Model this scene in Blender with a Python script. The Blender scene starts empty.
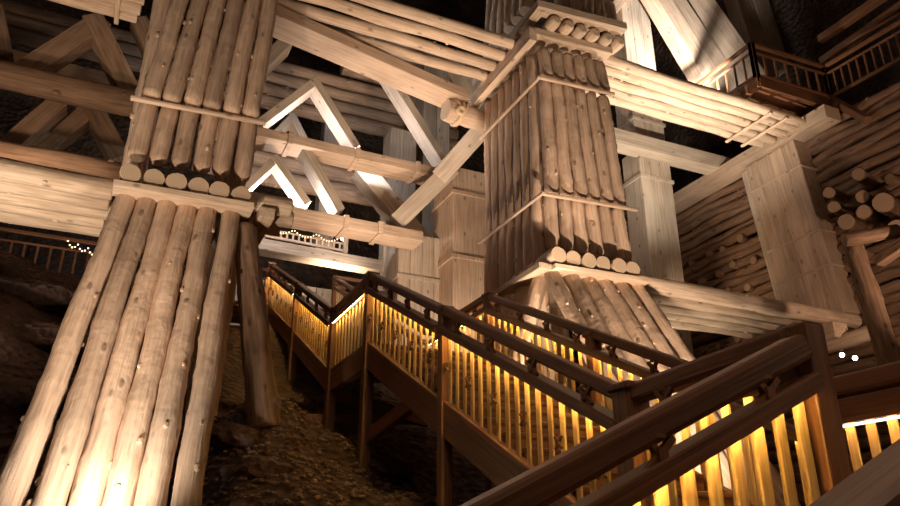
import bpy, bmesh, math, random
from mathutils import Vector, Matrix, noise
R_ = math.radians
random.seed(7)
scene = bpy.context.scene
COL = scene.collection

# ------------------------------------------------------------------ camera
F_PX, PITCH, ROLL, YAW = 736.0, R_(22.15), 0.0021, R_(24.8)
cd = bpy.data.cameras.new('camera'); cam = bpy.data.objects.new('camera', cd); COL.objects.link(cam)
scene.camera = cam
Fv = Vector((math.sin(YAW)*math.cos(PITCH), math.cos(YAW)*math.cos(PITCH), math.sin(PITCH)))
Rv = Vector((math.cos(YAW), -math.sin(YAW), 0)); Uv = Rv.cross(Fv)
R2 = Rv*math.cos(ROLL)+Uv*math.sin(ROLL); U2 = -Rv*math.sin(ROLL)+Uv*math.cos(ROLL)
cam.matrix_world = Matrix(((R2.x, U2.x, -Fv.x, 0), (R2.y, U2.y, -Fv.y, 0), (R2.z, U2.z, -Fv.z, 0), (0, 0, 0, 1)))
cd.sensor_width = 36; cd.lens = F_PX/900*36; cd.clip_start = .05; cd.clip_end = 200

def ray(x, y): return Fv + R2*((x-450)/F_PX) - U2*((y-253)/F_PX)
def aY(x, y, v): d = ray(x, y); return d*(v/d.y)
def aX(x, y, v): d = ray(x, y); return d*(v/d.x)
def aZ(x, y, v): d = ray(x, y); return d*(v/d.z)

# ------------------------------------------------------------------ world, exposure, lamps
w = bpy.data.worlds.new('world'); scene.world = w; w.use_nodes = True
w.node_tree.nodes['Background'].inputs[0].default_value = (1.0, .62, .40, 1)
w.node_tree.nodes['Background'].inputs[1].default_value = .022
scene.view_settings.view_transform = 'Standard'; scene.view_settings.look = 'None'
scene.view_settings.exposure = 0.0; scene.view_settings.gamma = 1; scene.view_settings.use_curve_mapping = False

COOL = (.96, .95, 1.0); WARM = (1.0, .745, .535); WHITE = (1.0, .93, .84); AMB = (1.0, .66, .43)
def spot(name, loc, target, power, color=WARM, angle=60, blend=.6, size=.12):
    l = bpy.data.lights.new(name, 'SPOT'); l.energy = power; l.color = color
    l.spot_size = R_(angle); l.spot_blend = blend; l.shadow_soft_size = size
    o = bpy.data.objects.new(name, l); COL.objects.link(o); o.location = loc
    o.rotation_euler = (Vector(target)-Vector(loc)).to_track_quat('-Z', 'Y').to_euler()
    return o
def point(name, loc, power, color=WARM, size=.15):
    l = bpy.data.lights.new(name, 'POINT'); l.energy = power; l.color = color; l.shadow_soft_size = size
    o = bpy.data.objects.new(name, l); COL.objects.link(o); o.location = loc; return o

spot('floor_or_fill_spot', (.0, 7.5, .15), (-.05, 9.0, 1.5), 330, (1, .85, .68), 108, 1.0, .1)
spot('floor_or_fill_spot', (-1.5, 4.8, -.9), (0.1, 11, 6.4), 1700, WARM, 52, .9)
spot('floor_or_fill_spot', (-3.0, 9.2, 1.4), (-2.2, 11.2, 4.7), 520, (1, .82, .62), 85, .9)
spot('floor_or_fill_spot', (6.2, 5.6, -.3), (7.3, 10.4, 6.6), 2700, WARM, 72, .9)
spot('floor_or_fill_spot', (5.35, 8.0, 1.2), (6.3, 11, 6.8), 800, WARM, 60, .9)  # added fill for the middle pillar's left face, no known lamp here
spot('floor_or_fill_spot', (10.2, 11.6, 2.0), (10.5, 11.2, 4.6), 250, (1, .80, .58), 90, .8)
spot('deck_spotlight', (10.4, 9.9, 6.0), (10.6, 11, 9.2), 1050, (1, .86, .68), 120, .8)
spot('deck_spotlight', (11.6, 10.4, 9.6), (12.6, 12.4, 13.0), 3600, WHITE, 56, .8)
spot('deck_spotlight', (14.2, 11.5, 10.2), (15.4, 13.4, 13.5), 420, WHITE, 60, .8)
point('beam_lamp', (3.2, 14.98, 8.98), 75, COOL, .05)
point('beam_lamp', (2.6, 14.98, 7.2), 80, COOL, .05)
point('beam_lamp', (4.75, 15.0, 9.0), 120, COOL, .05)
point('beam_lamp', (3.55, 15.0, 7.2), 70, COOL, .05)
spot('deck_spotlight', (4.0, 12.4, 4.2), (4.0, 14.4, 9.0), 720, WARM, 110, .8)
spot('deck_spotlight', (6.0, 12.9, 2.6), (6.9, 16, 8.0), 700, WARM, 110, .8)
spot('wall_fill_spot', (11.5, 5.4, 3.0), (14.2, 9.6, 6.6), 420, (1, .66, .44), 85, .8)  # added out of view to brighten the crib wall, no fixture there
spot('wall_fill_spot', (11.8, 12.9, 5.35), (14.3, 14.0, 7.0), 130, (1, .70, .44), 130, .8)  # added behind the low logs to brighten the far crib wall
spot('wall_fill_spot', (12.2, 6.2, 7.6), (13.6, 9.8, 10.9), 60, (1, .62, .36), 80, .8)
spot('deck_spotlight', (-2.4, 11.6, 5.2), (-1.6, 15, 9.0), 260, AMB, 120, .8)
spot('deck_spotlight', (5.0, 17.6, 6.2), (5.0, 20.5, 11), 330, WARM, 120, .8)
point('fill_light', (1.6, 1.0, 4.5), 150, AMB, .6)  # added fill to lift the stair wood, no such lamp hangs here
point('fill_light', (6.6, -1.0, 3.4), 60, AMB, .6)  # second added fill, unseen source

# ------------------------------------------------------------------ materials
def _nt(name):
    m = bpy.data.materials.new(name); m.use_nodes = True
    nt = m.node_tree; return m, nt, nt.nodes, nt.links, nt.nodes['Principled BSDF']
def wood(name, c1, c2, rough=.75, spec=.25, grain=1.0, bump=.35, knots=True, axis_scale=(9, 9, .8), dist=.02):
    m, nt, N, L, b = _nt(name)
    tc = N.new('ShaderNodeTexCoord'); oi = N.new('ShaderNodeObjectInfo')
    add = N.new('ShaderNodeVectorMath'); add.operation = 'ADD'
    mul = N.new('ShaderNodeMath'); mul.operation = 'MULTIPLY'; mul.inputs[1].default_value = 37.0
    L.new(oi.outputs['Random'], mul.inputs[0]); L.new(tc.outputs['Object'], add.inputs[0]); L.new(mul.outputs[0], add.inputs[1])
    mp = N.new('ShaderNodeMapping'); mp.inputs['Scale'].default_value = axis_scale; L.new(add.outputs[0], mp.inputs[0])
    n1 = N.new('ShaderNodeTexNoise'); n1.inputs['Scale'].default_value = 2.2; n1.inputs['Detail'].default_value = 5
    L.new(mp.outputs[0], n1.inputs['Vector'])
    n2 = N.new('ShaderNodeTexNoise'); n2.inputs['Scale'].default_value = 1.3; n2.inputs['Detail'].default_value = 3
    L.new(add.outputs[0], n2.inputs['Vector'])
    mx = N.new('ShaderNodeMath'); mx.operation = 'ADD'; L.new(n1.outputs['Fac'], mx.inputs[0])
    m2 = N.new('ShaderNodeMath'); m2.operation = 'MULTIPLY'; m2.inputs[1].default_value = .6; L.new(n2.outputs['Fac'], m2.inputs[0]); L.new(m2.outputs[0], mx.inputs[1])
    cr = N.new('ShaderNodeValToRGB'); cr.color_ramp.elements[0].position = .56; cr.color_ramp.elements[1].position = .92
    cr.color_ramp.elements[0].color = (*c2, 1); cr.color_ramp.elements[1].color = (*c1, 1); L.new(mx.outputs[0], cr.inputs[0])
    hsv = N.new('ShaderNodeHueSaturation'); L.new(cr.outputs[0], hsv.inputs['Color'])
    mr = N.new('ShaderNodeMapRange'); mr.inputs['To Min'].default_value = .80; mr.inputs['To Max'].default_value = 1.14
    L.new(oi.outputs['Random'], mr.inputs['Value']); L.new(mr.outputs[0], hsv.inputs['Value'])
    ms = N.new('ShaderNodeMapping'); ms.inputs['Scale'].default_value = (axis_scale[0]*2.6, axis_scale[1]*2.6, axis_scale[2]*1.6); L.new(add.outputs[0], ms.inputs[0])
    ns = N.new('ShaderNodeTexNoise'); ns.inputs['Scale'].default_value = 1.6; ns.inputs['Detail'].default_value = 6; L.new(ms.outputs[0], ns.inputs['Vector'])
    sr = N.new('ShaderNodeMapRange'); sr.inputs['From Min'].default_value = .34; sr.inputs['From Max'].default_value = .5; sr.inputs['To Min'].default_value = .30*grain; sr.inputs['To Max'].default_value = 0
    L.new(ns.outputs['Fac'], sr.inputs['Value'])
    sm = N.new('ShaderNodeMix'); sm.data_type = 'RGBA'; sm.inputs['B'].default_value = (*[x*.5 for x in c2], 1)
    L.new(sr.outputs[0], sm.inputs['Factor']); L.new(hsv.outputs[0], sm.inputs['A'])
    col = sm.outputs['Result']
    hh = N.new('ShaderNodeMath'); hh.operation = 'ADD'; L.new(n1.outputs['Fac'], hh.inputs[0]); L.new(ns.outputs['Fac'], hh.inputs[1]); h = hh.outputs[0]
    if knots:
        mk = N.new('ShaderNodeMapping'); mk.inputs['Scale'].default_value = (3.4, 3.4, 1.7); L.new(add.outputs[0], mk.inputs[0])
        v = N.new('ShaderNodeTexVoronoi'); v.inputs['Scale'].default_value = 1.25; L.new(mk.outputs[0], v.inputs['Vector'])
        k = N.new('ShaderNodeMapRange'); k.inputs['From Min'].default_value = .06; k.inputs['From Max'].default_value = .17
        k.inputs['To Min'].default_value = 1; k.inputs['To Max'].default_value = 0; k.interpolation_type = 'SMOOTHSTEP'
        L.new(v.outputs['Distance'], k.inputs['Value'])
        mc = N.new('ShaderNodeMix'); mc.data_type = 'RGBA'; mc.inputs['B'].default_value = (*[x*.45 for x in c2], 1)
        kf = N.new('ShaderNodeMath'); kf.operation = 'MULTIPLY'; kf.inputs[1].default_value = .75
        L.new(k.outputs[0], kf.inputs[0]); L.new(kf.outputs[0], mc.inputs['Factor']); L.new(col, mc.inputs['A']); col = mc.outputs['Result']
        ha = N.new('ShaderNodeMath'); ha.operation = 'ADD'; L.new(h, ha.inputs[0]); L.new(k.outputs[0], ha.inputs[1]); h = ha.outputs[0]
    L.new(col, b.inputs['Base Color'])
    if knots:
        nl = N.new('ShaderNodeTexNoise'); nl.inputs['Scale'].default_value = 9; nl.inputs['Detail'].default_value = 4; L.new(add.outputs[0], nl.inputs['Vector'])
        hb = N.new('ShaderNodeMath'); hb.operation = 'MULTIPLY_ADD'; hb.inputs[1].default_value = 1.6; L.new(nl.outputs['Fac'], hb.inputs[0]); L.new(h, hb.inputs[2]); h = hb.outputs[0]
    bp = N.new('ShaderNodeBump'); bp.inputs['Strength'].default_value = bump; bp.inputs['Distance'].default_value = dist
    L.new(h, bp.inputs['Height']); L.new(bp.outputs[0], b.inputs['Normal'])
    b.inputs['Roughness'].default_value = rough; b.inputs['Specular IOR Level'].default_value = spec
    return m
def plain(name, c, rough=.6, metal=0):
    m, nt, N, L, b = _nt(name)
    n = N.new('ShaderNodeTexNoise'); n.inputs['Scale'].default_value = 12
    mx = N.new('ShaderNodeMix'); mx.data_type = 'RGBA'; mx.inputs['A'].default_value = (*[x*.8 for x in c], 1); mx.inputs['B'].default_value = (*c, 1)
    L.new(n.outputs['Fac'], mx.inputs['Factor']); L.new(mx.outputs['Result'], b.inputs['Base Color'])
    b.inputs['Roughness'].default_value = rough; b.inputs['Metallic'].default_value = metal; return m
def glow(name, c, s):
    m, nt, N, L, b = _nt(name); b.inputs['Base Color'].default_value = (*c, 1)
    b.inputs['Emission Color'].default_value = (*c, 1); b.inputs['Emission Strength'].default_value = s; return m
def endgrain(name, c1, c2):
    m, nt, N, L, b = _nt(name)
    tc = N.new('ShaderNodeTexCoord'); mp = N.new('ShaderNodeMapping'); mp.inputs['Scale'].default_value = (1, 1, 0); L.new(tc.outputs['Object'], mp.inputs[0])
    wv = N.new('ShaderNodeTexWave'); wv.wave_type = 'RINGS'; wv.rings_direction = 'Z'; wv.inputs['Scale'].default_value = 14; wv.inputs['Distortion'].default_value = 2
    L.new(mp.outputs[0], wv.inputs['Vector'])
    mx = N.new('ShaderNodeMix'); mx.data_type = 'RGBA'; mx.inputs['A'].default_value = (*c2, 1); mx.inputs['B'].default_value = (*c1, 1)
    L.new(wv.outputs['Fac'], mx.inputs['Factor']); L.new(mx.outputs['Result'], b.inputs['Base Color']); b.inputs['Roughness'].default_value = .85; return m
def rock(name, c1, c2, sc=1.2, bump=1.0):
    m, nt, N, L, b = _nt(name)
    tc = N.new('ShaderNodeTexCoord')
    n = N.new('ShaderNodeTexNoise'); n.inputs['Scale'].default_value = sc; n.inputs['Detail'].default_value = 9; n.inputs['Roughness'].default_value = .65
    v = N.new('ShaderNodeTexVoronoi'); v.inputs['Scale'].default_value = sc*5
    L.new(tc.outputs['Object'], n.inputs['Vector']); L.new(tc.outputs['Object'], v.inputs['Vector'])
    cr = N.new('ShaderNodeValToRGB'); cr.color_ramp.elements[0].position = .35; cr.color_ramp.elements[1].position = .68
    cr.color_ramp.elements[0].color = (*c2, 1); cr.color_ramp.elements[1].color = (*c1, 1); L.new(n.outputs['Fac'], cr.inputs[0])
    L.new(cr.outputs[0], b.inputs['Base Color'])
    a = N.new('ShaderNodeMath'); a.operation = 'ADD'; L.new(n.outputs['Fac'], a.inputs[0]); L.new(v.outputs['Distance'], a.inputs[1])
    bp = N.new('ShaderNodeBump'); bp.inputs['Strength'].default_value = bump; bp.inputs['Distance'].default_value = .12
    L.new(a.outputs[0], bp.inputs['Height']); L.new(bp.outputs[0], b.inputs['Normal'])
    b.inputs['Roughness'].default_value = .8; return m

M_LOG = wood('salted_log_wood', (.66, .488, .365), (.47, .335, .24), .85, .15, bump=.42, dist=.025)
M_BEAM = wood('pale_beam_wood', (.72, .56, .425), (.49, .36, .255), .75, .25, bump=.35)
M_SQ = wood('sawn_timber_wood', (.62, .465, .35), (.40, .285, .205), .75, .25, bump=.25, axis_scale=(14, 14, .5))
M_GREY = wood('greyed_timber_wood', (.50, .42, .34), (.34, .27, .21), .8, .2, bump=.25, axis_scale=(12, 12, .5))
M_BROWN = wood('brown_log_wood', (.32, .20, .13), (.15, .088, .054), .7, .3, bump=.5)
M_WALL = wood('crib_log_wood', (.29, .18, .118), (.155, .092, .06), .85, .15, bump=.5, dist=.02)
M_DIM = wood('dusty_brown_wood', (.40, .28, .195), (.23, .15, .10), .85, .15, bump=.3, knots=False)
M_RAIL = wood('varnished_rail_wood', (.25, .115, .058), (.13, .055, .026), .42, .5, bump=.12, knots=False, axis_scale=(16, 16, .6))
M_BAL = wood('baluster_wood', (.66, .48, .25), (.48, .31, .14), .55, .35, bump=.15, axis_scale=(20, 20, 1))
M_END = endgrain('cut_log_end', (.66, .52, .38), (.46, .33, .22))
M_WEND = endgrain('dark_log_end', (.38, .26, .17), (.22, .14, .09))
M_IRON = plain('dark_iron', (.05, .035, .03), .5, .6)
M_ROPE = plain('pale_rope', (.62, .46, .30), .9)
M_ROCK = rock('salt_rock', (.13, .085, .06), (.035, .022, .016))
M_GROUND = rock('rubble_rock', (.15, .082, .060), (.04, .021, .016), 1.6)
M_STONE = rock('loose_stone', (.42, .29, .20), (.14, .09, .06), 5, .5)
M_LED = glow('amber_led', (1, .60, .15), 75)
M_LEDW = glow('white_led', (1, .80, .74), 2.2)
M_BULB = glow('lamp_glow', (1, .86, .66), 22)
M_FAIRY = glow('string_light_glow', (1, .62, .28), 5)

# ------------------------------------------------------------------ object helpers
def thing(name, label, cat, loc=(0, 0, 0), group=None):
    o = bpy.data.objects.new(name, None); COL.objects.link(o); o.location = loc; o.empty_display_size = .2
    o['label'] = label; o['category'] = cat
    if group: o['group'] = group
    return o
def tag(o, label, cat, group=None):
    o['label'] = label; o['category'] = cat
    if group: o['group'] = group
    return o
def link(name, me, mats, parent, loc, rot=None):
    for m in mats: me.materials.append(m)
    o = bpy.data.objects.new(name, me); COL.objects.link(o)
    base = Vector(loc)
    p = parent
    while p is not None: base = base - p.location if p.rotation_mode != 'QUATERNION' else base; p = p.parent
    o.parent = parent; o.location = base
    if rot is not None: o.rotation_euler = rot.to_euler()
    return o
def frame(p0, p1, up=(0, 0, 1)):
    z = (Vector(p1)-Vector(p0)).normalized(); u = Vector(up)
    if abs(z.dot(u)) > .97: u = Vector((0, 1, 0))
    x = u.cross(z).normalized(); y = z.cross(x)
    return Matrix((x, y, z)).transposed()
# log: local z runs along it from p0 to p1
def log(name, p0, p1, r0, r1=None, m=None, parent=None, round0=False, round1=False, wob=.012, n=12, mend=None, seg=.14):
    r1 = r1 or r0; m = m or M_LOG; mend = mend or M_END
    p0, p1 = Vector(p0), Vector(p1); Ln = (p1-p0).length; bm = bmesh.new()
    st = []
    def cap(at, r, s):
        return [(at+s*r*.0, .55), (at+s*r*.12, .78), (at+s*r*.38, .95), (at+s*r*.75, 1.0)]
    if round0: st += cap(0, r0, 1)
    else: st += [(0, .94), (.02, 1.0)]
    k = max(2, int(Ln/seg))
    a = st[-1][0]; b = Ln-(r1*.75 if round1 else .02); off = random.random()*100
    for i in range(1, k): st.append((a+(b-a)*i/k, 1.0))
    if round1: st += [(q, f) for q, f in reversed(cap(Ln, r1, -1))]
    else: st += [(Ln-.02, 1.0), (Ln, .94)]
    rings = []
    for z, f in st:
        t = z/Ln; r = (r0+(r1-r0)*t)*f
        cx = noise.noise(Vector((off, z*.9, 0)))*wob*2.4; cy = noise.noise(Vector((off+9, z*.9, 3)))*wob*2.4
        ring = []; wh = 0 if wob < .007 else .085*max(0, math.cos((z+off)*2*math.pi/(.42+.2*((off*7) % 1))))**6-.02
        for j in range(n):
            an = 2*math.pi*j/n
            rr = r*(1+wh+.12*noise.noise(Vector((math.cos(an)*1.2+off, math.sin(an)*1.2, z*1.6))))
            ring.append(bm.verts.new((cx+math.cos(an)*rr, cy+math.sin(an)*rr, z)))
        rings.append(ring)
    for A, B in zip(rings, rings[1:]):
        for j in range(n):
            f = bm.faces.new((A[j], A[(j+1) % n], B[(j+1) % n], B[j])); f.smooth = True
    f = bm.faces.new(list(reversed(rings[0]))); f.material_index = 0 if round0 else 1
    f = bm.faces.new(rings[-1]); f.material_index = 0 if round1 else 1
    # branch stubs standing proud of the trunk
    for _ in range(int(Ln*1.8)):
        z = random.uniform(.15, max(.2, Ln-.2)); an = random.random()*6.28; r = r0+(r1-r0)*z/Ln
        c = Vector((math.cos(an)*r*.97, math.sin(an)*r*.97, z)); s = r*random.uniform(.14, .26)
        mt = Matrix.Translation(c) @ Matrix.Diagonal((s, s, s*1.5, 1))
        bmesh.ops.create_icosphere(bm, subdivisions=1, radius=1, matrix=mt)
    me = bpy.data.meshes.new(name); bm.to_mesh(me); bm.free()
    return link(name, me, [m, mend], parent, p0, frame(p0, p1))
# squared timber: w across, h along the up side, local z along it
def beam(name, p0, p1, wd, h, m=None, parent=None, up=(0, 0, 1), bev=.012):
    p0, p1 = Vector(p0), Vector(p1); Ln = (p1-p0).length; bm = bmesh.new()
    bmesh.ops.create_cube(bm, size=1, matrix=Matrix.Translation((0, 0, Ln/2)) @ Matrix.Diagonal((wd, h, Ln, 1)))
    if bev: bmesh.ops.bevel(bm, geom=bm.edges[:], offset=min(bev, wd*.3, h*.3), segments=2, profile=.5, affect='EDGES')
    me = bpy.data.meshes.new(name); bm.to_mesh(me); bm.free()
    return link(name, me, [m or M_SQ], parent, p0, frame(p0, p1, up))
def V(*a): return Vector(a)

# ------------------------------------------------------------------ setting: cave
def struct_grid(name, f, nu, nv, m):
    bm = bmesh.new(); g = [[bm.verts.new(f(i/nu, j/nv)) for j in range(nv+1)] for i in range(nu+1)]
    for i in range(nu):
        for j in range(nv):
            q = bm.faces.new((g[i][j], g[i+1][j], g[i+1][j+1], g[i][j+1])); q.smooth = True
    me = bpy.data.meshes.new(name); bm.to_mesh(me); bm.free()
    o = link(name, me, [m], None, (0, 0, 0)); o['kind'] = 'structure'; return o
def ground_z(x, y):
    def pl(pts, t):
        if t <= pts[0][0]: return pts[0][1]
        for (a, b), (c, d) in zip(pts, pts[1:]):
            if t <= c: return b+(d-b)*(t-a)/(c-a)
        return pts[-1][1]
    z = pl([(-4, -1.9), (3, -1.7), (5, -1.1), (6.6, -.1), (7.5, .35), (9, .8), (10, 1.35), (11.5, 1.8), (13, 2.8), (16, 4.6), (20, 5.3), (28, 6)], y)
    if x < 0 and y > 9: z += min(1, -x/3)*min(1.2, (y-9)*.35)
    if x < 1.3 and y < 10.5: z -= .8*min(1, (1.3-x)/.5)*min(1, (10.5-y)/1.2)
    z += .55*math.exp(-((x-1.9)**2/.5+(y-9.5)**2/.6))
    if x > 5: z -= min(1.2, (x-5)*.4)*min(1, max(0, (y-2)/6))
    return z
def gnd(x, y):
    n = noise.fractal(Vector((x*.55, y*.55, 1.7)), 1.0, 2.0, 5)
    s = noise.noise(Vector((x*1.3, y*1.3, 8)))
    return ground_z(x, y)+.26*n+.10*abs(s)
struct_grid('floor', lambda u, v: (-16+u*34, -4+v*32, gnd(-16+u*34, -4+v*32)), 210, 200, M_GROUND)
def rn(a, b, k=.35, s=.8): return k*noise.fractal(Vector((a*.35, b*.35, 4)), 1.0, 2.0, 6)*2*s
struct_grid('wall_back', lambda u, v: (-16+u*34, 25+rn(u*34, v*30), -1+v*29), 70, 60, M_ROCK)
struct_grid('wall_left', lambda u, v: (-12+rn(u*34, v*30+50), -4+u*32, -3+v*31), 70, 60, M_ROCK)
struct_grid('wall_right', lambda u, v: (18.2+rn(u*34, v*30+90), -4+u*32, -3+v*31), 80, 70, M_ROCK)

# boulders and rubble on the slope
def boulder(c, s, label):
    bm = bmesh.new(); bmesh.ops.create_icosphere(bm, subdivisions=3, radius=1)
    o_ = random.random()*50
    for v in bm.verts:
        d = v.co.normalized(); k = 1+.38*noise.fractal(d*1.1+Vector((o_, 0, 0)), 1, 2, 4)
        v.co = Vector((d.x*s[0]*k, d.y*s[1]*k, d.z*s[2]*k))
    for f in bm.faces: f.smooth = True
    me = bpy.data.meshes.new('boulder'); bm.to_mesh(me); bm.free()
    o = link('boulder', me, [M_STONE if False else M_GROUND], None, c)
    return tag(o, label, 'rock')
def onground(px, py, lo=3.0, hi=24.0):
    d = ray(px, py); t = lo
    while t < hi:
        p = d*t
        if p.z <= gnd(p.x, p.y): return p
        t += .03
    return d*hi
for px, py, s, lb in [
    (225, 412, (.42, .3, .2), 'flat dark boulder just left of the leaning brown log foot'),
    (258, 472, (.36, .25, .14), 'flat slab of rock lowest on the rubble slope beside the bright pillar logs'),
    (232, 440, (.3, .35, .16), 'sloping rock between the flat boulder and the rubble'),
    (303, 404, (.28, .2, .15), 'squarish rock between the leaning brown log and the stair post'),
    (30, 300, (.9, .5, .35), 'large ledge of dark rock at the left below the slatted railing'),
    (60, 345, (.8, .5, .3), 'wide rock shelf left of the bright pillar logs, middle height'),
    (20, 400, (.6, .4, .25), 'low rock at the far left edge near the bright pillar logs'),
    (385, 470, (.35, .3, .16), 'dark rock at the foot of the second stair post')]:
    p = onground(px, py); boulder((p.x, p.y, p.z+.02), s, lb)
bm = bmesh.new()
for _ in range(2600):
    x = random.uniform(.6, 3.8); y = random.uniform(4.6, 10.5); s = random.uniform(.015, .05)
    bmesh.ops.create_icosphere(bm, subdivisions=1, radius=s, matrix=Matrix.Translation((x, y, gnd(x, y)+s*.3)) @ Matrix.Rotation(random.random()*6, 4, 'Z') @ Matrix.Diagonal((1.3, .8, .55, 1)))
me = bpy.data.meshes.new('rubble'); bm.to_mesh(me); bm.free()
o = link('rubble', me, [M_STONE], None, (0, 0, 0)); o['kind'] = 'stuff'; tag(o, 'small loose stones scattered over the dark slope under the stairs', 'rubble')

# ------------------------------------------------------------------ pillars
def row(k, a, b): return [a+(b-a)*(i+.5)/k for i in range(k)]
# left pillar
P = thing('log_pillar', 'nearest log pillar at the left with brightly lit sloping base logs', 'pillar', (.5, 10, 1.2))
foots = [(5, 506, 7.25), (47, 506, 7.3), (84, 506, 7.4), (118, 506, 7.45), (150, 506, 7.5), (187, 506, 7.6)]
tops = [(128, 194), (149, 195), (169, 198), (188, 202), (209, 205), (231, 209)]
for (fx, fy, dd), (tx, ty) in zip(foots, tops):
    f = ray(fx, fy)*dd; t = aY(tx, ty, 9.85); e = f+(f-t)*.30
    log('base_log', e, t, .168, .126, M_LOG, P, round1=True, wob=.009, n=16, seg=.13)
beam('ledge_beam', (-.40, 9.66, 4.42), (1.40, 9.66, 4.45), .34, .10, M_BEAM, P)
for i, x in enumerate(row(6, -.36, 1.36)): log('ledge_log', (x, 9.52+.03*(i % 2), 4.61), (x, 12.1, 4.61), .138, None, M_BEAM, P, wob=.006)
for x in row(6, -.34, 1.36): log('upright_log', (x, 9.88, 5.0), (x+.05, 9.95, 6.1), .128, None, M_LOG, P, round0=True)
beam('binding_board', (-.40, 9.72, 5.84), (1.46, 9.72, 5.92), .08, .05, M_BEAM, P)
for i in range(6):
    x0 = row(6, -.29, 1.38)[i]; x1 = row(6, .05, 1.52)[i]
    log('upright_log', (x0, 9.76, 5.92+.012*i+random.uniform(-.02, .02)), (x1, 9.9, 9.6), .128, .124, M_LOG, P, round0=True, seg=.13)
for y in (10.4, 11.6):
    for x in (-.2, 1.2): log('core_log', (x, y, 1.0), (x, y, 9.2), .17, None, M_LOG, P)
# second pillar
P = thing('log_pillar', 'tall log pillar in the middle of the chamber with ringed ledges', 'pillar', (7.3, 11, .5))
mt = [(549, 268), (567, 271), (584, 274), (600, 276), (616, 279), (632, 282)]
for i, (x, y) in enumerate(mt):
    t = aY(x, y, 9.85); f = V(t.x-.08+.05*(i-2), 7.2, .3+.1)
    log('base_log', f, t, .160, .126, M_LOG, P, round1=True, wob=.009, n=14)
for i in range(4):
    y = 10.1+i*.5
    log('base_log', (5.0-.1*i, y-.6, 1.2), (6.42, y, 4.45), .17, .14, M_LOG, P, round1=True)
beam('ledge_beam', (6.28, 9.64, 4.36), (8.24, 9.64, 4.40), .34, .09, M_BEAM, P)
beam('ledge_beam', (6.2, 9.6, 4.38), (6.2, 12.2, 4.38), .3, .11, M_BEAM, P)
for i, x in enumerate(row(6, 6.22, 8.08)): log('ledge_log', (x, 9.50+.03*(i % 2), 4.58), (x+.12, 12.1, 4.58), .146, None, M_BEAM, P, wob=.006)
xs0, xs1 = row(6, 6.40, 8.22), row(6, 6.40, 7.98)
for i in range(6):
    tb = (xs1[i]-xs0[i])
    log('upright_log', (xs0[i], 9.94, 4.86+.01*i), (xs0[i]+tb*.3, 9.94, 5.9), .132, None, M_LOG, P, round0=True)
    log('upright_log', (xs0[i]+tb*.28, 9.84, 5.86+.01*i), (xs0[i]+tb*.95, 9.9, 8.3), .136, .122, M_LOG, P, round0=True, seg=.12)
    log('upright_log', (xs0[i]+tb*.95, 9.80, 8.3+.01*i), (xs0[i]+tb*1.05, 9.86, 9.0+.02*i), .122, None, M_LOG, P, round1=True, round0=True)
for i, y in enumerate(row(7, 10.0, 12.1)):
    log('side_log', (6.40, y, 4.55), (6.48, y, 9.0), .128, None, M_LOG, P)
beam('binding_board', (6.20, 9.66, 5.74), (8.26, 9.66, 5.84), .07, .055, M_BEAM, P)
beam('binding_board', (6.24, 9.66, 8.16), (7.98, 9.66, 8.28), .07, .055, M_BEAM, P)
beam('binding_board', (6.22, 9.62, 5.75), (6.22, 12.1, 5.75), .06, .05, M_BEAM, P)
beam('binding_board', (6.28, 9.62, 8.16), (6.28, 12.1, 8.16), .06, .05, M_BEAM, P)
beam('ledge_beam', (6.22, 9.7, 9.16), (6.22, 12.4, 9.16), .16, .30, M_BEAM, P)
beam('ledge_beam', (6.15, 9.9, 9.30), (8.05, 9.8, 9.34), .3, .16, M_BEAM, P)
for x in row(6, 6.6, 8.4): log('ledge_log', (x-.1, 9.5, 9.50), (x-.2, 12.2, 9.50), .125, None, M_BEAM, P, round0=True)
beam('ledge_beam', (6.22, 9.6, 9.72), (8.2, 9.45, 9.75), .26, .17, M_BEAM, P)
beam('ledge_beam', (6.32, 9.6, 9.72), (6.32, 12.3, 9.72), .2, .2, M_BEAM, P)
for x in row(5, 7.0, 8.5):
    log('upright_log', (x, 10.0, 10.2), (x, 10.0, 10.85), .15, None, M_LOG, P, round0=True)
beam('binding_board', (6.9, 9.8, 10.9), (8.6, 9.75, 10.92), .07, .055, M_BEAM, P)
for x in row(5, 7.0, 8.5):
    log('upright_log', (x, 9.95, 10.96), (x, 10.1, 13.4), .15, None, M_LOG, P, round0=True)
for i, y in enumerate(row(6, 10.4, 12.4)):
    log('side_log', (6.62, y, 10.5), (6.9, y, 13.6), .16, None, M_LOG, P)
for x in (6.8, 7.8):
    for y in (10.8, 11.7): log('core_log', (x, y, .3), (x, y, 10.2), .17, None, M_LOG, P)

# ------------------------------------------------------------------ horizontal log decks between the pillars
def deck(label, x0s, x1s, ys, z, r, m=M_BEAM, dz=0):
    D = thing('log_beam', label, 'beam', (x0s[0], ys[0], z))
    for x0, x1, y in zip(x0s, x1s, ys):
        log('log', (x0, y, z), (x1, y+.02, z+dz+.01*random.random()), r, None, m, D, wob=.014, seg=.5)
    return D
ys = [10.28, 10.78, 11.28, 11.78]
deck('row of four pale logs with gaps, bridging from left pillar to middle pillar high up', [.9]*4, [6.62, 6.55, 6.5, 6.42], [10.35, 10.73, 11.12, 11.52], 9.36, .115)
deck('brightly lit row of pale logs running high from the middle pillar to the right wall', [7.9]*5, [13.9, 13.8, 13.75, 13.7, 13.6], [9.98, 10.26, 10.54, 10.82, 11.10], 9.36, .118)
D = bpy.data.objects['log_beam.001']
for xs in (12.55, 13.05): beam('strap', (xs, 9.84, 9.215), (xs, 11.25, 9.215), .08, .05, M_BEAM, D)
deck('low row of pale logs running right from the foot of the middle pillar', [8.2]*5, [14.2, 14.1, 14.0, 13.8, 13.5], [10.05, 10.44, 10.83, 11.22, 11.61], 4.58, .164)
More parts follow.
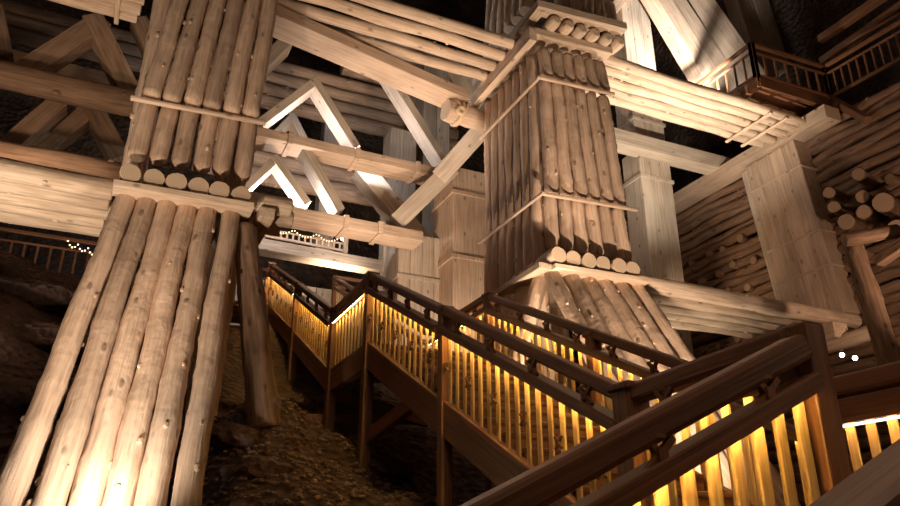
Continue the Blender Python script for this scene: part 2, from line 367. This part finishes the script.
D = deck('wide lit row of pale logs low at the left edge, ending at the left pillar', [-9]*5, [-.42, -.45, -.4, -.5, -.44], [10.45, 10.82, 11.19, 11.56, 11.93], 4.74, .158)
D = deck('bundle of pale logs in the top left corner with a strap', [-9]*4, [-.75, -.6, -.65, -.7], [12.2, 12.5, 12.8, 13.1], 9.72, .14)
beam('strap', (-1.05, 12.0, 9.56), (-1.05, 13.3, 9.56), .08, .05, M_BEAM, D)
D = deck('short cut log ends jutting out right of the left pillar above the leaning log', [1.3, 1.3, 1.3], [1.98, 2.1, 2.0], [9.9, 10.3, 10.75], 4.70, .14)
beam('notch_block', (1.62, 9.7, 4.48), (1.62, 11.0, 4.48), .22, .16, M_BEAM, D)

# leaning brown log beside the left pillar
a, b = aY(264, 412, 9.3), aY(243, 226, 9.9)
o = log('leaning_log', a+(a-b)*.08, b, .205, .165, M_BROWN, None, round1=True, n=16)
tag(o, 'single thick brown log leaning beside the right edge of the left pillar', 'log')
o = beam('prop_plank', aY(243, 246, 10.2), aY(262, 206, 10.2), .26, .2, M_BROWN); tag(o, 'short brown prop block behind the top of the leaning log', 'beam')

# ------------------------------------------------------------------ back timber frames
def timber(label, p0, p1, wd, h, m=M_SQ, up=(0, 0, 1), straps=(), name='timber_beam', cat='beam'):
    o = beam(name, p0, p1, wd, h, m, None, up); tag(o, label, cat)
    if straps:
        p0, p1 = Vector(p0), Vector(p1)
        for s in straps:
            c = p0.lerp(p1, s); d = (p1-p0).normalized()*.05
            bm = bmesh.new(); t = .03
            for sx, sy, ax, ay in ((0, h/2+t/2, wd+2*t, t), (0, -h/2-t/2, wd+2*t, t), (wd/2+t/2, 0, t, h), (-wd/2-t/2, 0, t, h)):
                bmesh.ops.create_cube(bm, size=1, matrix=Matrix.Translation((sx, sy, (c-p0).length)) @ Matrix.Diagonal((ax, ay, .11, 1)))
            me = bpy.data.meshes.new('strap'); bm.to_mesh(me); bm.free(); me.materials.append(m)
            q = bpy.data.objects.new('strap', me); COL.objects.link(q); q.parent = o
    return o
YB = 15.0
timber('upper strapped pale beam carrying the large white-lit triangle frame', (1.2, YB, 8.72), (6.9, YB, 8.69), .62, .24, M_SQ, straps=(.28, .56, .83))
timber('lower strapped pale beam carrying the small white-lit triangle frame', (1.0, YB, 6.92), (6.1, YB, 6.89), .62, .26, M_SQ, straps=(.26, .63, .79))
a, b = V(1.3, 11.2, 9.05), V(5.9, 12.2, 9.05)
timber('big squared beam under the high log row, left of the middle pillar', a, b, .62, .24, M_SQ)
T = thing('round_log', 'short thick log end with rope knots at the left face of the middle pillar', 'log', (5.7, 12.1, 9))
log('trunk', (5.5, 12.15, 8.72), (6.9, 12.3, 8.72), .24, None, M_SQ, T)
def ring(name, c, R, r, axis, m, parent, tilt=0):
    bm = bmesh.new(); A = Vector(axis).to_track_quat('Z', 'Y').to_matrix() @ Matrix.Rotation(tilt, 3, 'X'); vs = []
    for i in range(24):
        a = 2*math.pi*i/24; d = V(math.cos(a), math.sin(a), 0)
        vs.append([bm.verts.new(A @ (d*(R+r*math.cos(b))+V(0, 0, r*math.sin(b)))) for b in [2*math.pi*j/8 for j in range(8)]])
    for i in range(24):
        for j in range(8):
            f = bm.faces.new((vs[i][j], vs[(i+1) % 24][j], vs[(i+1) % 24][(j+1) % 8], vs[i][(j+1) % 8])); f.smooth = True
    me = bpy.data.meshes.new(name); bm.to_mesh(me); bm.free(); return link(name, me, [m], parent, c)
for k, tl in enumerate((-.35, .1, .4)): ring('rope', (5.72+.07*k, 12.17, 8.72), .27, .035, (1, .1, 0), M_ROPE, T, tl)
ring('rope_knot', (5.75, 11.9, 8.62), .07, .045, (0, 1, .3), M_ROPE, T)

def aframe(label, apex, l, r, Y, wd=.42, dp=.55, m=M_GREY, parts=True):
    A = thing('triangle_frame', label, 'timber frame', aY(*apex, Y))
    ap, pl, pr = aY(*apex, Y), aY(*l, Y), aY(*r, Y)
    for nm, p in (('left_rafter', pl), ('right_rafter', pr)):
        d = (p-ap).normalized(); o_ = V(0, .02 if nm == 'left_rafter' else 0, 0)
        beam('rafter', p+d*.1+o_, ap-d*wd*.5+o_, wd, dp, m, A, up=(0, 1, 0))
    return A
aframe('large white-lit triangle frame standing on the upper strapped beam', (313, 86), (262, 124), (352, 148), YB, .2, .5)
aframe('small white-lit triangle frame standing on the lower strapped beam', (274, 163), (247, 188), (303, 204), YB, .18, .5)
aframe('tiny lit triangle frame seen inside the large one', (291, 120), (272, 140), (304, 146), 18, .2, .5)
def brace(label, a, b, Y, wd, dp, m=M_GREY, Y2=None, name='diagonal_brace'):
    return timber(label, aY(*a, Y), aY(*b, Y2 or Y), wd, dp, m, (0, 1, 0), name=name, cat='brace')
brace('long white-lit brace running down right from the high log row', (358, 32), (446, 172), YB+.1, .22, .5)
brace('white-lit brace between the two strapped beams', (303, 152), (338, 214), YB+.1, .22, .5)
brace('white-lit brace stub left of the large triangle frame', (286, 45), (258, 72), YB, .3, .6)
brace('brace below the upper strapped beam, rising left toward it', (360, 170), (425, 250), 16, .5, .5)
brace('broad brace rising right to the middle pillar under the rope-bound log', (440, 176), (492, 118), 14.2, .42, .4, M_GREY, 12.8)
brace('broad brace rising from the lower post to the tall strapped post', (397, 222), (452, 168), 15, .42, .4, M_GREY, 14.2)
def post(label, x0, x1, z0, z1, y, d, k=3, m=M_SQ, bands=(), lean=0):
    T = thing('timber_post', label, 'post', ((x0+x1)/2, y, z0))
    ww = (x1-x0)/k
    for i in range(k):
        c = x0+ww*(i+.5)
        beam('timber', (c, y+d/2, z0), (c+lean, y+d/2, z1), ww*.985, d, m, T, up=(0, 1, 0), bev=.02)
    for zb in bands:
        xx = lean*(zb-z0)/(z1-z0)
        bm = bmesh.new(); t = .035
        for cx, cy, ax, ay in (((x0+x1)/2+xx, y-t/2, x1-x0+2*t, t), ((x0+x1)/2+xx, y+d+t/2, x1-x0+2*t, t), (x0-t/2+xx, y+d/2, t, d), (x1+t/2+xx, y+d/2, t, d)):
            bmesh.ops.create_cube(bm, size=1, matrix=Matrix.Translation((cx, cy, zb)) @ Matrix.Diagonal((ax, ay, .09, 1)))
        me = bpy.data.meshes.new('band'); bm.to_mesh(me); bm.free()
        q = link('band', me, [m], T, (0, 0, 0))
    return T
post('tall smooth square post with two bands left of the middle pillar', 6.82, 7.92, 3.0, 8.9, 14.6, 1.2, 1, M_SQ, (6.5, 8.2))
post('shorter banded post of four timbers under the end of the lower strapped beam', 5.75, 7.0, 3.0, 7.25, 15.4, .9, 4, M_GREY, (6.1,))
post('narrow post of three timbers right of the middle pillar, joined by a band', 11.35, 12.35, 2.5, 9.7, 13, .7, 3, M_GREY, (8.9,))
post('upper post of three timbers rising to the top edge right of the middle pillar', 11.3, 12.3, 9.9, 15.6, 13, .7, 3, M_GREY, (10.6,))
timber('short horizontal beam behind the narrow post on the right', (10.2, 12.9, 9.65), (14.6, 12.9, 9.7), .45, .42, M_GREY)
post('dim post behind the rope-bound log', 6.2, 7.0, 5, 11.5, 17.5, .7, 2, M_GREY)
post('dim post behind the white-lit brace, centre', 7.4, 8.3, 6, 15, 18, .7, 2, M_GREY)
post('dim slim post beside the left end of the lit far railing', 4.6, 5.1, 7.85, 13.8, 19, .5, 1, M_GREY)
# stacks of logs far back
def stack(label, x0, x1, y, z0, n, r, m=M_DIM):
    D = thing('log_stack', label, 'log stack', (x0, y, z0))
    for i in range(n): log('log', (x0, y, z0+i*2*r*.98), (x1, y, z0+i*2*r*.98), r, None, m, D, seg=1.0)
    return D
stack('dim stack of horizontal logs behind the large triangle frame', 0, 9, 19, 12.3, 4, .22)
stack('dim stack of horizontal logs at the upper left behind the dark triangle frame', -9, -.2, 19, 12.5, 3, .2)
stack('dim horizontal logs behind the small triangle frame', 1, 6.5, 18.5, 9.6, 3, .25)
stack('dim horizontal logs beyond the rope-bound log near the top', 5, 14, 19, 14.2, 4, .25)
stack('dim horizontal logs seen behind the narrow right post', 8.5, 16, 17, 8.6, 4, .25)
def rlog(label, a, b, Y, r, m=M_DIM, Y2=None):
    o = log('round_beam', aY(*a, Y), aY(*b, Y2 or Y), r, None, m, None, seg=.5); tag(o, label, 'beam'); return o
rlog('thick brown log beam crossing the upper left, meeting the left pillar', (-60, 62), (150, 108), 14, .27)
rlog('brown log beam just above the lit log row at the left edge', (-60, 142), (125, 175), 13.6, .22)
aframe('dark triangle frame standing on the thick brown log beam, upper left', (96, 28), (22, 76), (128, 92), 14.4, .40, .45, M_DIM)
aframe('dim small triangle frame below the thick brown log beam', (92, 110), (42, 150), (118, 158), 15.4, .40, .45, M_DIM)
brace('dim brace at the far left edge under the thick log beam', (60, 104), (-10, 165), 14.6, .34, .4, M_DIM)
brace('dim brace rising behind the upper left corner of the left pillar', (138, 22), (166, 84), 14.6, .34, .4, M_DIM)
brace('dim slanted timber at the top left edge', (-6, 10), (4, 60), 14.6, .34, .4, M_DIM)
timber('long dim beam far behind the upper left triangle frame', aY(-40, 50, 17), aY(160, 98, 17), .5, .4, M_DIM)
brace('thin brace rising behind the high log row toward the top', (452, 60), (476, 108), 15, .35, .4)
T = thing('plank_partition', 'pale lit plank partition seen between the two stair rails far back', 'partition', (4.0, 20.6, 6))
for i in range(8): beam('plank', (3.0+i*.6, 20.6, 5.0), (3.0+i*.6, 20.6, 7.35), .58, .08, M_GREY, T, up=(0, 1, 0))
spot('deck_spotlight', (4.0, 18.6, 6.2), (3.8, 20.6, 7.4), 45, COOL, 120, .8)
timber('pale beam under the lit far railing', aY(255, 246, 18), aY(400, 272, 18), .5, .3, M_GREY)

# ------------------------------------------------------------------ upper right: leaning plank bundle, balcony
def plankbundle(label, a0, b0, a1, b1, Y, k, dp=.5):
    T = thing('plank_bundle', label, 'timber', (a0+b0)*.5)
    for i in range(k):
        s = (i+.5)/k; wd = (b0-a0).length/k*.97
        beam('plank', a0.lerp(b0, s), a1.lerp(b1, s), wd, dp, M_SQ, T, up=(0, 1, 0), bev=.015)
    return T
plankbundle('broad leaning bundle of planks blown out by light at the upper right', aY(712, 106, 12.4), aY(775, 100, 12.4), aY(630, -36, 12.4), aY(678, -36, 12.4), 12.4, 4)
plankbundle('bright plank upright at the top right behind the balcony corner', aY(757, 82, 13.6), aY(785, 74, 13.6), aY(722, -22, 13.6), aY(754, -26, 13.6), 13.6, 2)
brace('thin brace rising right above the upper ledge of the middle pillar', (590, 34), (628, -10), 13, .35, .4, M_SQ)

# ------------------------------------------------------------------ right: wall beam, big post, crib wall
timber('long slanting-looking beam along the right wall on top of the big post', (14.0, 18, 9.41), (14.0, 9.4, 9.36), .5, .34, M_SQ)
T = thing('timber_post', 'big leaning post of squared timbers against the right log wall', 'post', (13.2, 10.2, 2))
K = 1.068
for i, yb in enumerate(row(4, 9.40, 10.78)):
    yt = row(4, 9.78, 11.2)[i]
    beam('timber', (13.22*K, yb*K, 4.745), (13.22*K, yt*K, 9.18), .385, .5, M_SQ, T, up=(1, 0, 0), bev=.03)
for z in (7.9*K, 6.3*K, 5.5*K):
    k = (z-4.745)/(9.18-4.745); ya, yb = (9.40+.38*k)*K, (10.78+.42*k)*K
    beam('band', (13.86, ya-.03, z), (13.86, yb+.02, z), .05, .05, M_SQ, T)
    beam('band', (13.86, ya-.03, z), (14.4, ya-.03, z), .05, .05, M_SQ, T)
beam('side_plank', (14.15, 11.62, 4.745), (14.15, 12.1, 9.18), .26, .3, M_GREY, T, up=(1, 0, 0))
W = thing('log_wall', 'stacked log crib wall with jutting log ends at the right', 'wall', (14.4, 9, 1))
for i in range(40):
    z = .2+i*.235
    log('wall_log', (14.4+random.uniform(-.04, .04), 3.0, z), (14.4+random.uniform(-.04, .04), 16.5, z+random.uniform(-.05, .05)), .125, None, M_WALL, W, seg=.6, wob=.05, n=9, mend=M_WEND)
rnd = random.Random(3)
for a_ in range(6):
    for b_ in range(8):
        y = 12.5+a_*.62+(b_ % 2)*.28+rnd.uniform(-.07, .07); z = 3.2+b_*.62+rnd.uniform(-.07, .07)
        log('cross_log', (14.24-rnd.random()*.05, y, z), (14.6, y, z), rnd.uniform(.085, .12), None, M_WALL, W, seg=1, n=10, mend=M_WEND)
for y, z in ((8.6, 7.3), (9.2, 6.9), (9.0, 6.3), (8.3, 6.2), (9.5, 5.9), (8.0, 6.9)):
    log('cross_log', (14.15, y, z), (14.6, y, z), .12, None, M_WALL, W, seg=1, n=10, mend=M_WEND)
# jutting logs near the right edge
for k, (px, py, r, lb) in enumerate([
    (858, 174, .13, 'log end jutting from the right wall, topmost of the group'),
    (862, 196, .13, 'log end jutting from the right wall just below the topmost one'),
    (864, 212, .14, 'log end jutting from the right wall, lower middle of the group'),
    (829, 192, .12, 'dim log end close to the big post edge, upper'),
    (834, 207, .12, 'dim log end close to the big post edge, lower'),
    (846, 222, .16, 'pale blunt log end jutting above the brown prop log'),
    (884, 202, .20, 'large pale log end jutting near the right picture edge'),
    (897, 228, .17, 'pale log end cut by the right picture edge')]):
    p = aX(px, py, 12.9); o = log('jutting_log', p, p+V(1.65, .8, .5), r, None, M_WALL, None, mend=M_WEND, n=14); tag(o, lb, 'log', 'log ends jutting from the right wall')
a, b = aX(852, 244, 11.6), aX(889, 358, 11.6)
T = thing('prop_log', 'brown prop log leaning at the right edge with a log laid across its top', 'log', b)
log('prop', b+(b-a)*.5, a, .20, .17, M_BROWN, T, n=16)
a2 = aX(844, 240, 11.3); log('cap_log', a2, a2+V(.75, -.5, .12), .13, None, M_BROWN, T, mend=M_WEND, n=14)
for i, (p, q) in enumerate([((878, 262), (905, 243))]):
    pa, pb = aX(*p, 11.9), aX(*q, 11.9)
    o = beam('side_timber', pa, pb+(pb-pa)*.6, .22, .18, M_BROWN); tag(o, 'squared brown timber right of the prop log at the picture edge', 'beam')
# ends under low log row
T = thing('bracket_block', 'pale notched block and short round log under the right end of the low log row', 'bracket', (13, 10, 4.2))
p = aX(828, 334, 12.6); beam('block', p+V(0, -.3, 0), p+V(0, .45, 0), .4, .32, M_BEAM, T)
p, q = aX(822, 348, 12.5), aX(868, 326, 12.5); log('round_timber', p, q+V(.4, 0, 0), .15, None, M_BEAM, T)

# balcony
rail_c = []
def simple_rail(label, p0, p1, h=.95, m=M_RAIL, n=None, cross=False, parent_name='balcony_railing', mb=None):
    p0, p1 = Vector(p0), Vector(p1); L = (p1-p0).length; n = n or max(2, int(L/.22))
    T = thing(parent_name, label, 'railing', p0)
    beam('handrail', p0+V(0, 0, h), p1+V(0, 0, h), .09, .08, m, T)
    beam('mid_rail', p0+V(0, 0, h-.22), p1+V(0, 0, h-.22), .06, .05, m, T)
    beam('bottom_rail', p0+V(0, 0, .08), p1+V(0, 0, .08), .07, .07, m, T)
    for e in (p0, p1): beam('corner_post', e-V(0, 0, .15), e+V(0, 0, h+.03), .12, .12, m, T)
    for i in range(1, n):
        q = p0.lerp(p1, i/n); beam('baluster', q+V(0, 0, .1), q+V(0, 0, h-.24), .05, .035, mb or m, T, bev=.006)
    return T
C = aZ(757, 78, 10.1); bx, by, bz = C.x, C.y, C.z
T = thing('balcony', 'dark wooden balcony floor jutting from the right wall at the top', 'balcony', (bx, by, bz))
for i in range(6): beam('floor_board', (bx+.0, by+.1+i*.32, bz-.03), (16, by+.1+i*.32, bz-.03), .3, .05, M_RAIL, T)
beam('edge_joist', (bx, by, bz-.14), (16, by-.1, bz-.14), .14, .26, M_RAIL, T); beam('edge_joist', (bx, by-.05, bz-.14), (bx, by+2.0, bz-.14), .14, .26, M_RAIL, T)
beam('cross_joist', (bx+.3, by+.9, bz-.22), (16, by+.9, bz-.22), .12, .16, M_RAIL, T)
simple_rail('balcony railing facing the chamber, running from its corner to the right', (bx, by, bz), (bx+2.3, by-.1, bz), n=7)
simple_rail('balcony railing running back along the left side of the balcony', (bx, by, bz), (bx, by+2.0, bz), n=7)
simple_rail('stair railing climbing from the balcony to the top right corner', (bx+2.3, by-.1, bz), (bx+2.9, by-3.4, bz+.25), n=18)
p = V(bx+2.25, by-.12, bz-.02); q = aX(868, 120, 13.9)
o = beam('balcony_strut', p, q, .16, .16, M_RAIL); tag(o, 'dark strut hanging below the balcony railing corner at right', 'strut')
o = beam('wall_rail', aX(822, 62, 15.6), aX(905, 4, 15.6), .2, .2, M_RAIL); tag(o, 'dark beam above the climbing balcony railing, lower of two', 'beam')
o = beam('wall_rail', aX(820, 40, 15.6), aX(890, -8, 15.6), .2, .2, M_RAIL); tag(o, 'dark beam above the climbing balcony railing, upper of two', 'beam')

# ------------------------------------------------------------------ main staircase
XL, XR = 3.0, 4.6
def ornament(p, t, parent, s=.085, d=.03):
    # carved cross of two slats with a block in the middle, standing in the plane of the rail
    up = V(0, 0, 1); bm = bmesh.new(); side = t.cross(up).normalized(); th = Vector((t.x, t.y, 0)).normalized()
    for an in (45, -45):
        c, s_ = math.cos(R_(an)), math.sin(R_(an))
        A = Matrix((th*c+up*s_, -th*s_+up*c, side)).transposed().to_4x4()
        bmesh.ops.create_cube(bm, size=1, matrix=A @ Matrix.Diagonal((s*2.5, s*.36, d*.7, 1)))
    A = Matrix((th, up, side)).transposed().to_4x4()
    bmesh.ops.create_cube(bm, size=1, matrix=A @ Matrix.Diagonal((s*.6, s*.6, d*1.3, 1)))
    bmesh.ops.create_cube(bm, size=1, matrix=A @ Matrix.Translation((0, s*.9, 0)) @ Matrix.Diagonal((s*.6, s*.2, d, 1)))
    me = bpy.data.meshes.new('cross_ornament'); bm.to_mesh(me); bm.free()
    return link('cross_ornament', me, [M_RAIL], parent, p)
def railing(label, p0, p1, cam_side, led=True, n=None, orn=True, stringer=False, small=True, ledm=None, hw=.10, hh=.10, mid=.24, bot=1.0, bsp=.165, sth=.28, bw=.058):
    p0, p1 = Vector(p0), Vector(p1); t = (p1-p0).normalized(); L = (p1-p0).length; up = V(0, 0, 1)
    hl = Vector((p1.x-p0.x, p1.y-p0.y, 0)).length; cs = Vector(cam_side)
    T = thing('stair_railing', label, 'railing', p0)
    d = lambda k: V(0, 0, -k)
    beam('handrail', p0+d(hh/2), p1+d(hh/2), hw+.03, hh, M_RAIL, T, bev=.025)
    oc = cs*.025; beam('mid_rail', p0+d(mid)+oc, p1+d(mid)+oc, .15, .05, M_RAIL, T, bev=.01)
    o1 = cs*.095; beam('light_cover', p0+d(mid+.035)+o1, p1+d(mid+.03)+o1, .012, .045, M_RAIL, T, bev=0)
    beam('bottom_rail', p0+d(bot), p1+d(bot), .09, .06, M_RAIL, T, bev=.01)
    if led:
        o2 = cs*.068; q0, q1 = p0+t*.08+d(mid+.034)+o2, p1-t*.08+d(mid+.034)+o2
        beam('light_strip', q0, q1, .012, .008, ledm or M_LED, T, bev=0)
    n = n or max(3, round(hl/bsp))
    for i in range(n):
        q = p0.lerp(p1, (i+.5)/n)
        beam('baluster', q+d(bot-.02), q+d(mid+.02), .018 if abs(cs.x) > .5 else bw, bw if abs(cs.x) > .5 else .026, M_BAL, T, up=(0, 1, 0), bev=.006)
        if small and i % 3 == 1: ornament(q+d(mid+(bot-mid)*.5)+cs*.045, t, T, .05, .025)
    if orn:
        k = max(1, round(hl/.62))
        for i in range(k): ornament(p0.lerp(p1, (i+.5)/k)+d((hh+mid)/2)+cs*.055, t, T, .078, .04)
    if stringer:
        beam('stringer', p0+d(bot+.03+sth/2)-t*.05, p1+d(bot+.03+sth/2)+t*.05, .08, sth, M_RAIL, T, bev=.01)
    return T
CL = (-1, 0, 0)
za, zb_, zc = .99, 3.54, 6.36
S = (zb_-za)/(9.03-3.75)
zm = za+S*(6.6-3.75)-.02
railing('lit railing of the lower flight, section nearest the landing on the left side', (XL, 3.82, za), (XL, 6.56, zm), CL, stringer=True)
railing('lit railing of the lower flight, section climbing to the upper turn on the left side', (XL, 6.66, zm+.03), (XL, 9.0, zb_), CL, n=14, stringer=True)
railing('short level railing at the upper turn of the stairs', (XL, 9.1, zb_), (XL, 10.7, zb_), CL, n=10, stringer=True, small=False)
railing('far upper flight railing, section just above the turn', (XL, 10.8, zb_), (XL, 13.45, zb_+(13.45-10.74)*.481), CL, n=17, stringer=True)
railing('far upper flight railing, topmost section beside the left pillar', (XL, 13.6, zb_+(13.6-10.74)*.481), (XL, 16.6, zc), CL, n=18, stringer=True)
railing('right-hand railing of the lower flight with exposed amber strip', (XR, 3.82, za+.04), (XR, 8.62, 3.36), CL, n=29, stringer=True, small=False)
railing('right-hand level railing at the upper turn', (XR, 8.66, 3.37), (XR, 10.7, 3.37), CL, small=False, stringer=False)
railing('right-hand railing of the far upper flight', (XR, 10.8, 3.4), (XR, 16.6, zc-.1), CL, led=False, small=False, orn=False)
railing('level landing railing between the dark newel and the big near post', (XL-.05, 2.36, za+.03), (XL, 3.7, za), CL, n=8, small=False, stringer=True, sth=.22, hh=.12)
T = railing('level railing at the right edge of the landing with a pale light strip', (XR, .6, 1.16), (XR, 3.7, 1.14), CL, led=True, n=20, small=False, hh=.14, mid=.24, orn=False, bw=.07)  # amber strip behind the cover is added to turn the balusters orange
beam('fascia_board', (XR-.125, .6, .90), (XR-.125, 3.7, .88), .03, .16, M_RAIL, T)
beam('light_strip', (XR-.10, .7, .80), (XR-.10, 3.6, .79), .02, .016, M_LEDW, T, bev=0)

# near flight, descending towards -X
NX0, NX1, NY = .4, 3.0, 2.34
nz = lambda x: 1.01-(3.0-x)*.467
CN = (0, -1, 0)
railing('large nearest railing crossing the lower right of the picture', (NX0, NY, nz(NX0)), (2.86, NY, nz(2.86)), CN, n=18, stringer=True, hh=.12, hw=.12, mid=.215, bot=.98, small=False, sth=.3, bw=.058)
railing('nearest flight railing on the viewer side, only its handrail showing at the lower right corner', (.3, .78, nz(.3)-.005), (2.6, .78, nz(2.6)-.005), (0, 1, 0), led=False, n=14, hh=.12, hw=.12, orn=False, small=False)
# newels going down to the ground
def newel(label, x, y, ztop, w_=.15, zbot=None, cap=True):
    z0 = gnd(x, y)-.15 if zbot is None else zbot
    T = thing('newel_post', label, 'post', (x, y, z0))
    beam('post', (x, y, z0), (x, y, ztop), w_, w_, M_RAIL, T, up=(0, 1, 0), bev=.012)
    if cap: beam('cap', (x, y, ztop-.02), (x, y, ztop+.03), w_+.04, w_+.04, M_RAIL, T, up=(0, 1, 0), bev=.012)
    return T
newel('big dark post at the near end of the landing', XL-.07, NY+.02, 1.0, .14, cap=False)
newel('dark post where the lower flight meets the landing', XL, 3.76, za-.02, .17)
newel('slim dark post midway along the lower flight', XL, 6.61, zm-.03, .12)
newel('post at the near corner of the upper turn', XL, 9.05, zb_-.02, .14)
newel('post at the far corner of the upper turn', XL, 10.75, zb_-.02, .14)
newel('post midway along the far upper flight', XL, 13.52, zb_+1.28, .14)
newel('post at the head of the far upper flight', XL, 16.65, zc, .16)
newel('right-hand post at the landing end of the lower flight', XR, 3.76, za+.02, .15)
newel('right-hand post halfway up the lower flight', XR, 6.3, za+S*2.5-.03, .13)
newel('right-hand post at the upper turn', XR, 8.64, 3.33, .14)
newel('right-hand post at the near corner of the landing', XR, .55, 1.05, .15)
# treads and landings
def flight(label, x0, x1, y0, y1, z0, z1, n, along='y'):
    T = thing('stair_flight', label, 'stairs', (x0, y0, z0))
    for i in range(n):
        t = (i+.5)/n; z = z0+(z1-z0)*(i+1)/n
        if along == 'y':
            y = y0+(y1-y0)*t; beam('tread', (x0, y, z-.03), (x1, y, z-.03), (abs(y1-y0)/n)+.03, .045, M_RAIL, T); yr = y0+(y1-y0)*i/n+.02; beam('riser', (x0, yr, z-.05-(z1-z0)/n/2), (x1, yr, z-.05-(z1-z0)/n/2), .02, (z1-z0)/n, M_RAIL, T, bev=0)
        else:
            x = x0+(x1-x0)*t; beam('tread', (x, y0, z-.03), (x, y1, z-.03), (abs(x1-x0)/n)+.03, .045, M_RAIL, T)
    return T
dk = -.07
flight('lower flight of wooden treads between the two lit railings', XL+.06, XR-.06, 3.8, 9.0, dk, zb_-1.05, 15)
flight('far upper flight of wooden treads', XL+.06, XR-.06, 10.75, 16.6, zb_-1.05, zc-1.05, 16)
flight('nearest flight of wooden treads going down to the left', .3, 2.95, .82, NY-.06, nz(.3)-1.1, dk, 8, 'x')
def landing(label, x0, x1, y0, y1, z):
    T = thing('landing', label, 'landing', (x0, y0, z)); n = max(3, int((y1-y0)/.16))
    for i in range(n):
        y = y0+(y1-y0)*(i+.5)/n; beam('floor_board', (x0, y, z-.03), (x1, y, z-.03), (y1-y0)/n-.008, .045, M_RAIL, T)
    for x in (x0+.05, x1-.05): beam('joist', (x, y0, z-.15), (x, y1, z-.15), .08, .18, M_RAIL, T)
    return T
landing('lower landing floor behind the big near post', XL+.02, XR, .7, 3.78, dk)
landing('upper turn landing floor', XL+.02, XR, 9.0, 10.75, zb_-1.05)
landing('high walkway floor at the head of the stairs', -9.0, 9.0, 16.7, 18.2, zc-1.05)
simple_rail('level railing of the high walkway right of the stair head', (XR, 16.72, zc-1.05), (9.0, 16.72, zc-1.05), 1.0, n=18, parent_name='walkway_railing')
simple_rail('slatted walkway railing behind the dark rock at the left edge', (-7.5, 16.2, zc-1.25), (XL-.1, 16.4, zc-1.2), .95, n=44, parent_name='walkway_railing')
T = simple_rail('small warmly lit railing far back under the lower strapped beam', aY(262, 238, 18), aY(345, 254, 18), .5, M_BEAM, 14, parent_name='walkway_railing')
# braces below the stairs
o = beam('cross_brace', (XL+.05, 9.0, 1.35), (XL+.05, 6.6, 1.65), .1, .17, M_RAIL); tag(o, 'sloping brace between two stair posts under the lower flight', 'brace')
o = beam('cross_brace', (XL+.1, 10.75, 2.2), (XR, 10.75, 1.9), .1, .18, M_RAIL); tag(o, 'dim brace under the upper turn', 'brace')
o = beam('deck_joist', (1.2, 11.0, 1.75), (4.6, 10.9, 1.95), .1, .14, M_RAIL); tag(o, 'thin pale-edged board running behind the foot of the leaning log', 'board')

# ------------------------------------------------------------------ small lamps and string lights
def lamp(p, label, r=.06, m=M_BULB, d=(-.3, -.6, .4)):
    T = thing('spotlight', label, 'lamp', p); dd = Vector(d).normalized()
    log('housing', p, p-dd*.16, r*1.25, r*.9, M_IRON, T, wob=0, n=14, mend=M_IRON)
    bm = bmesh.new(); bmesh.ops.create_uvsphere(bm, u_segments=12, v_segments=8, radius=r)
    me = bpy.data.meshes.new('bulb'); bm.to_mesh(me); bm.free(); link('bulb', me, [m], T, p+dd*.02)
    return T
lamp(aX(842, 355, 10), 'small white spotlight, left of the pair below the low log row', .035, d=(-1, -.8, -.2))
lamp(aX(855, 358, 10), 'small white spotlight, right of the pair below the low log row', .035, d=(-1, -.8, -.2))
lamp(aY(344, 238, 19), 'glowing lamp at the right end of the small far railing', .10, d=(-.3, -1, 0))
lamp(aY(323, 263, 19), 'small glowing lamp under the far pale beam', .07, d=(-.3, -1, 0))
def string(label, pts, m=M_FAIRY):
    bm = bmesh.new()
    T = thing('string_lights', label, 'string lights', pts[0])
    for p in pts: bmesh.ops.create_icosphere(bm, subdivisions=1, radius=.018, matrix=Matrix.Translation(p))
    me = bpy.data.meshes.new('bulb'); bm.to_mesh(me); bm.free(); b_ = link('bulb', me, [m], T, (0, 0, 0)); b_['kind'] = 'stuff'
    for a, b in zip(pts, pts[1:]): pass
    me = bpy.data.meshes.new('cord'); bm = bmesh.new()
    for a, b in zip(pts, pts[1:]):
        L = (b-a).length; mt = Matrix.Translation((a+b)/2) @ frame(a, b).to_4x4() @ Matrix.Diagonal((.012, .012, L, 1)); bmesh.ops.create_cube(bm, size=1, matrix=mt)
    bm.to_mesh(me); bm.free(); link('cord', me, [M_IRON], T, (0, 0, 0)); return T
def garland(p0, p1, n, sag):
    return [p0.lerp(p1, i/n)-V(0, 0, sag*math.sin(math.pi*((i*3/n) % 1))) for i in range(n+1)]
string('string of warm bulbs hung along the small far railing', garland(aY(270, 226, 17.9), aY(340, 238, 17.9), 26, .15))
string('string of warm bulbs on the left walkway under the lit log row', garland(aY(68, 241, 15.9), aY(98, 252, 15.9), 12, .1))
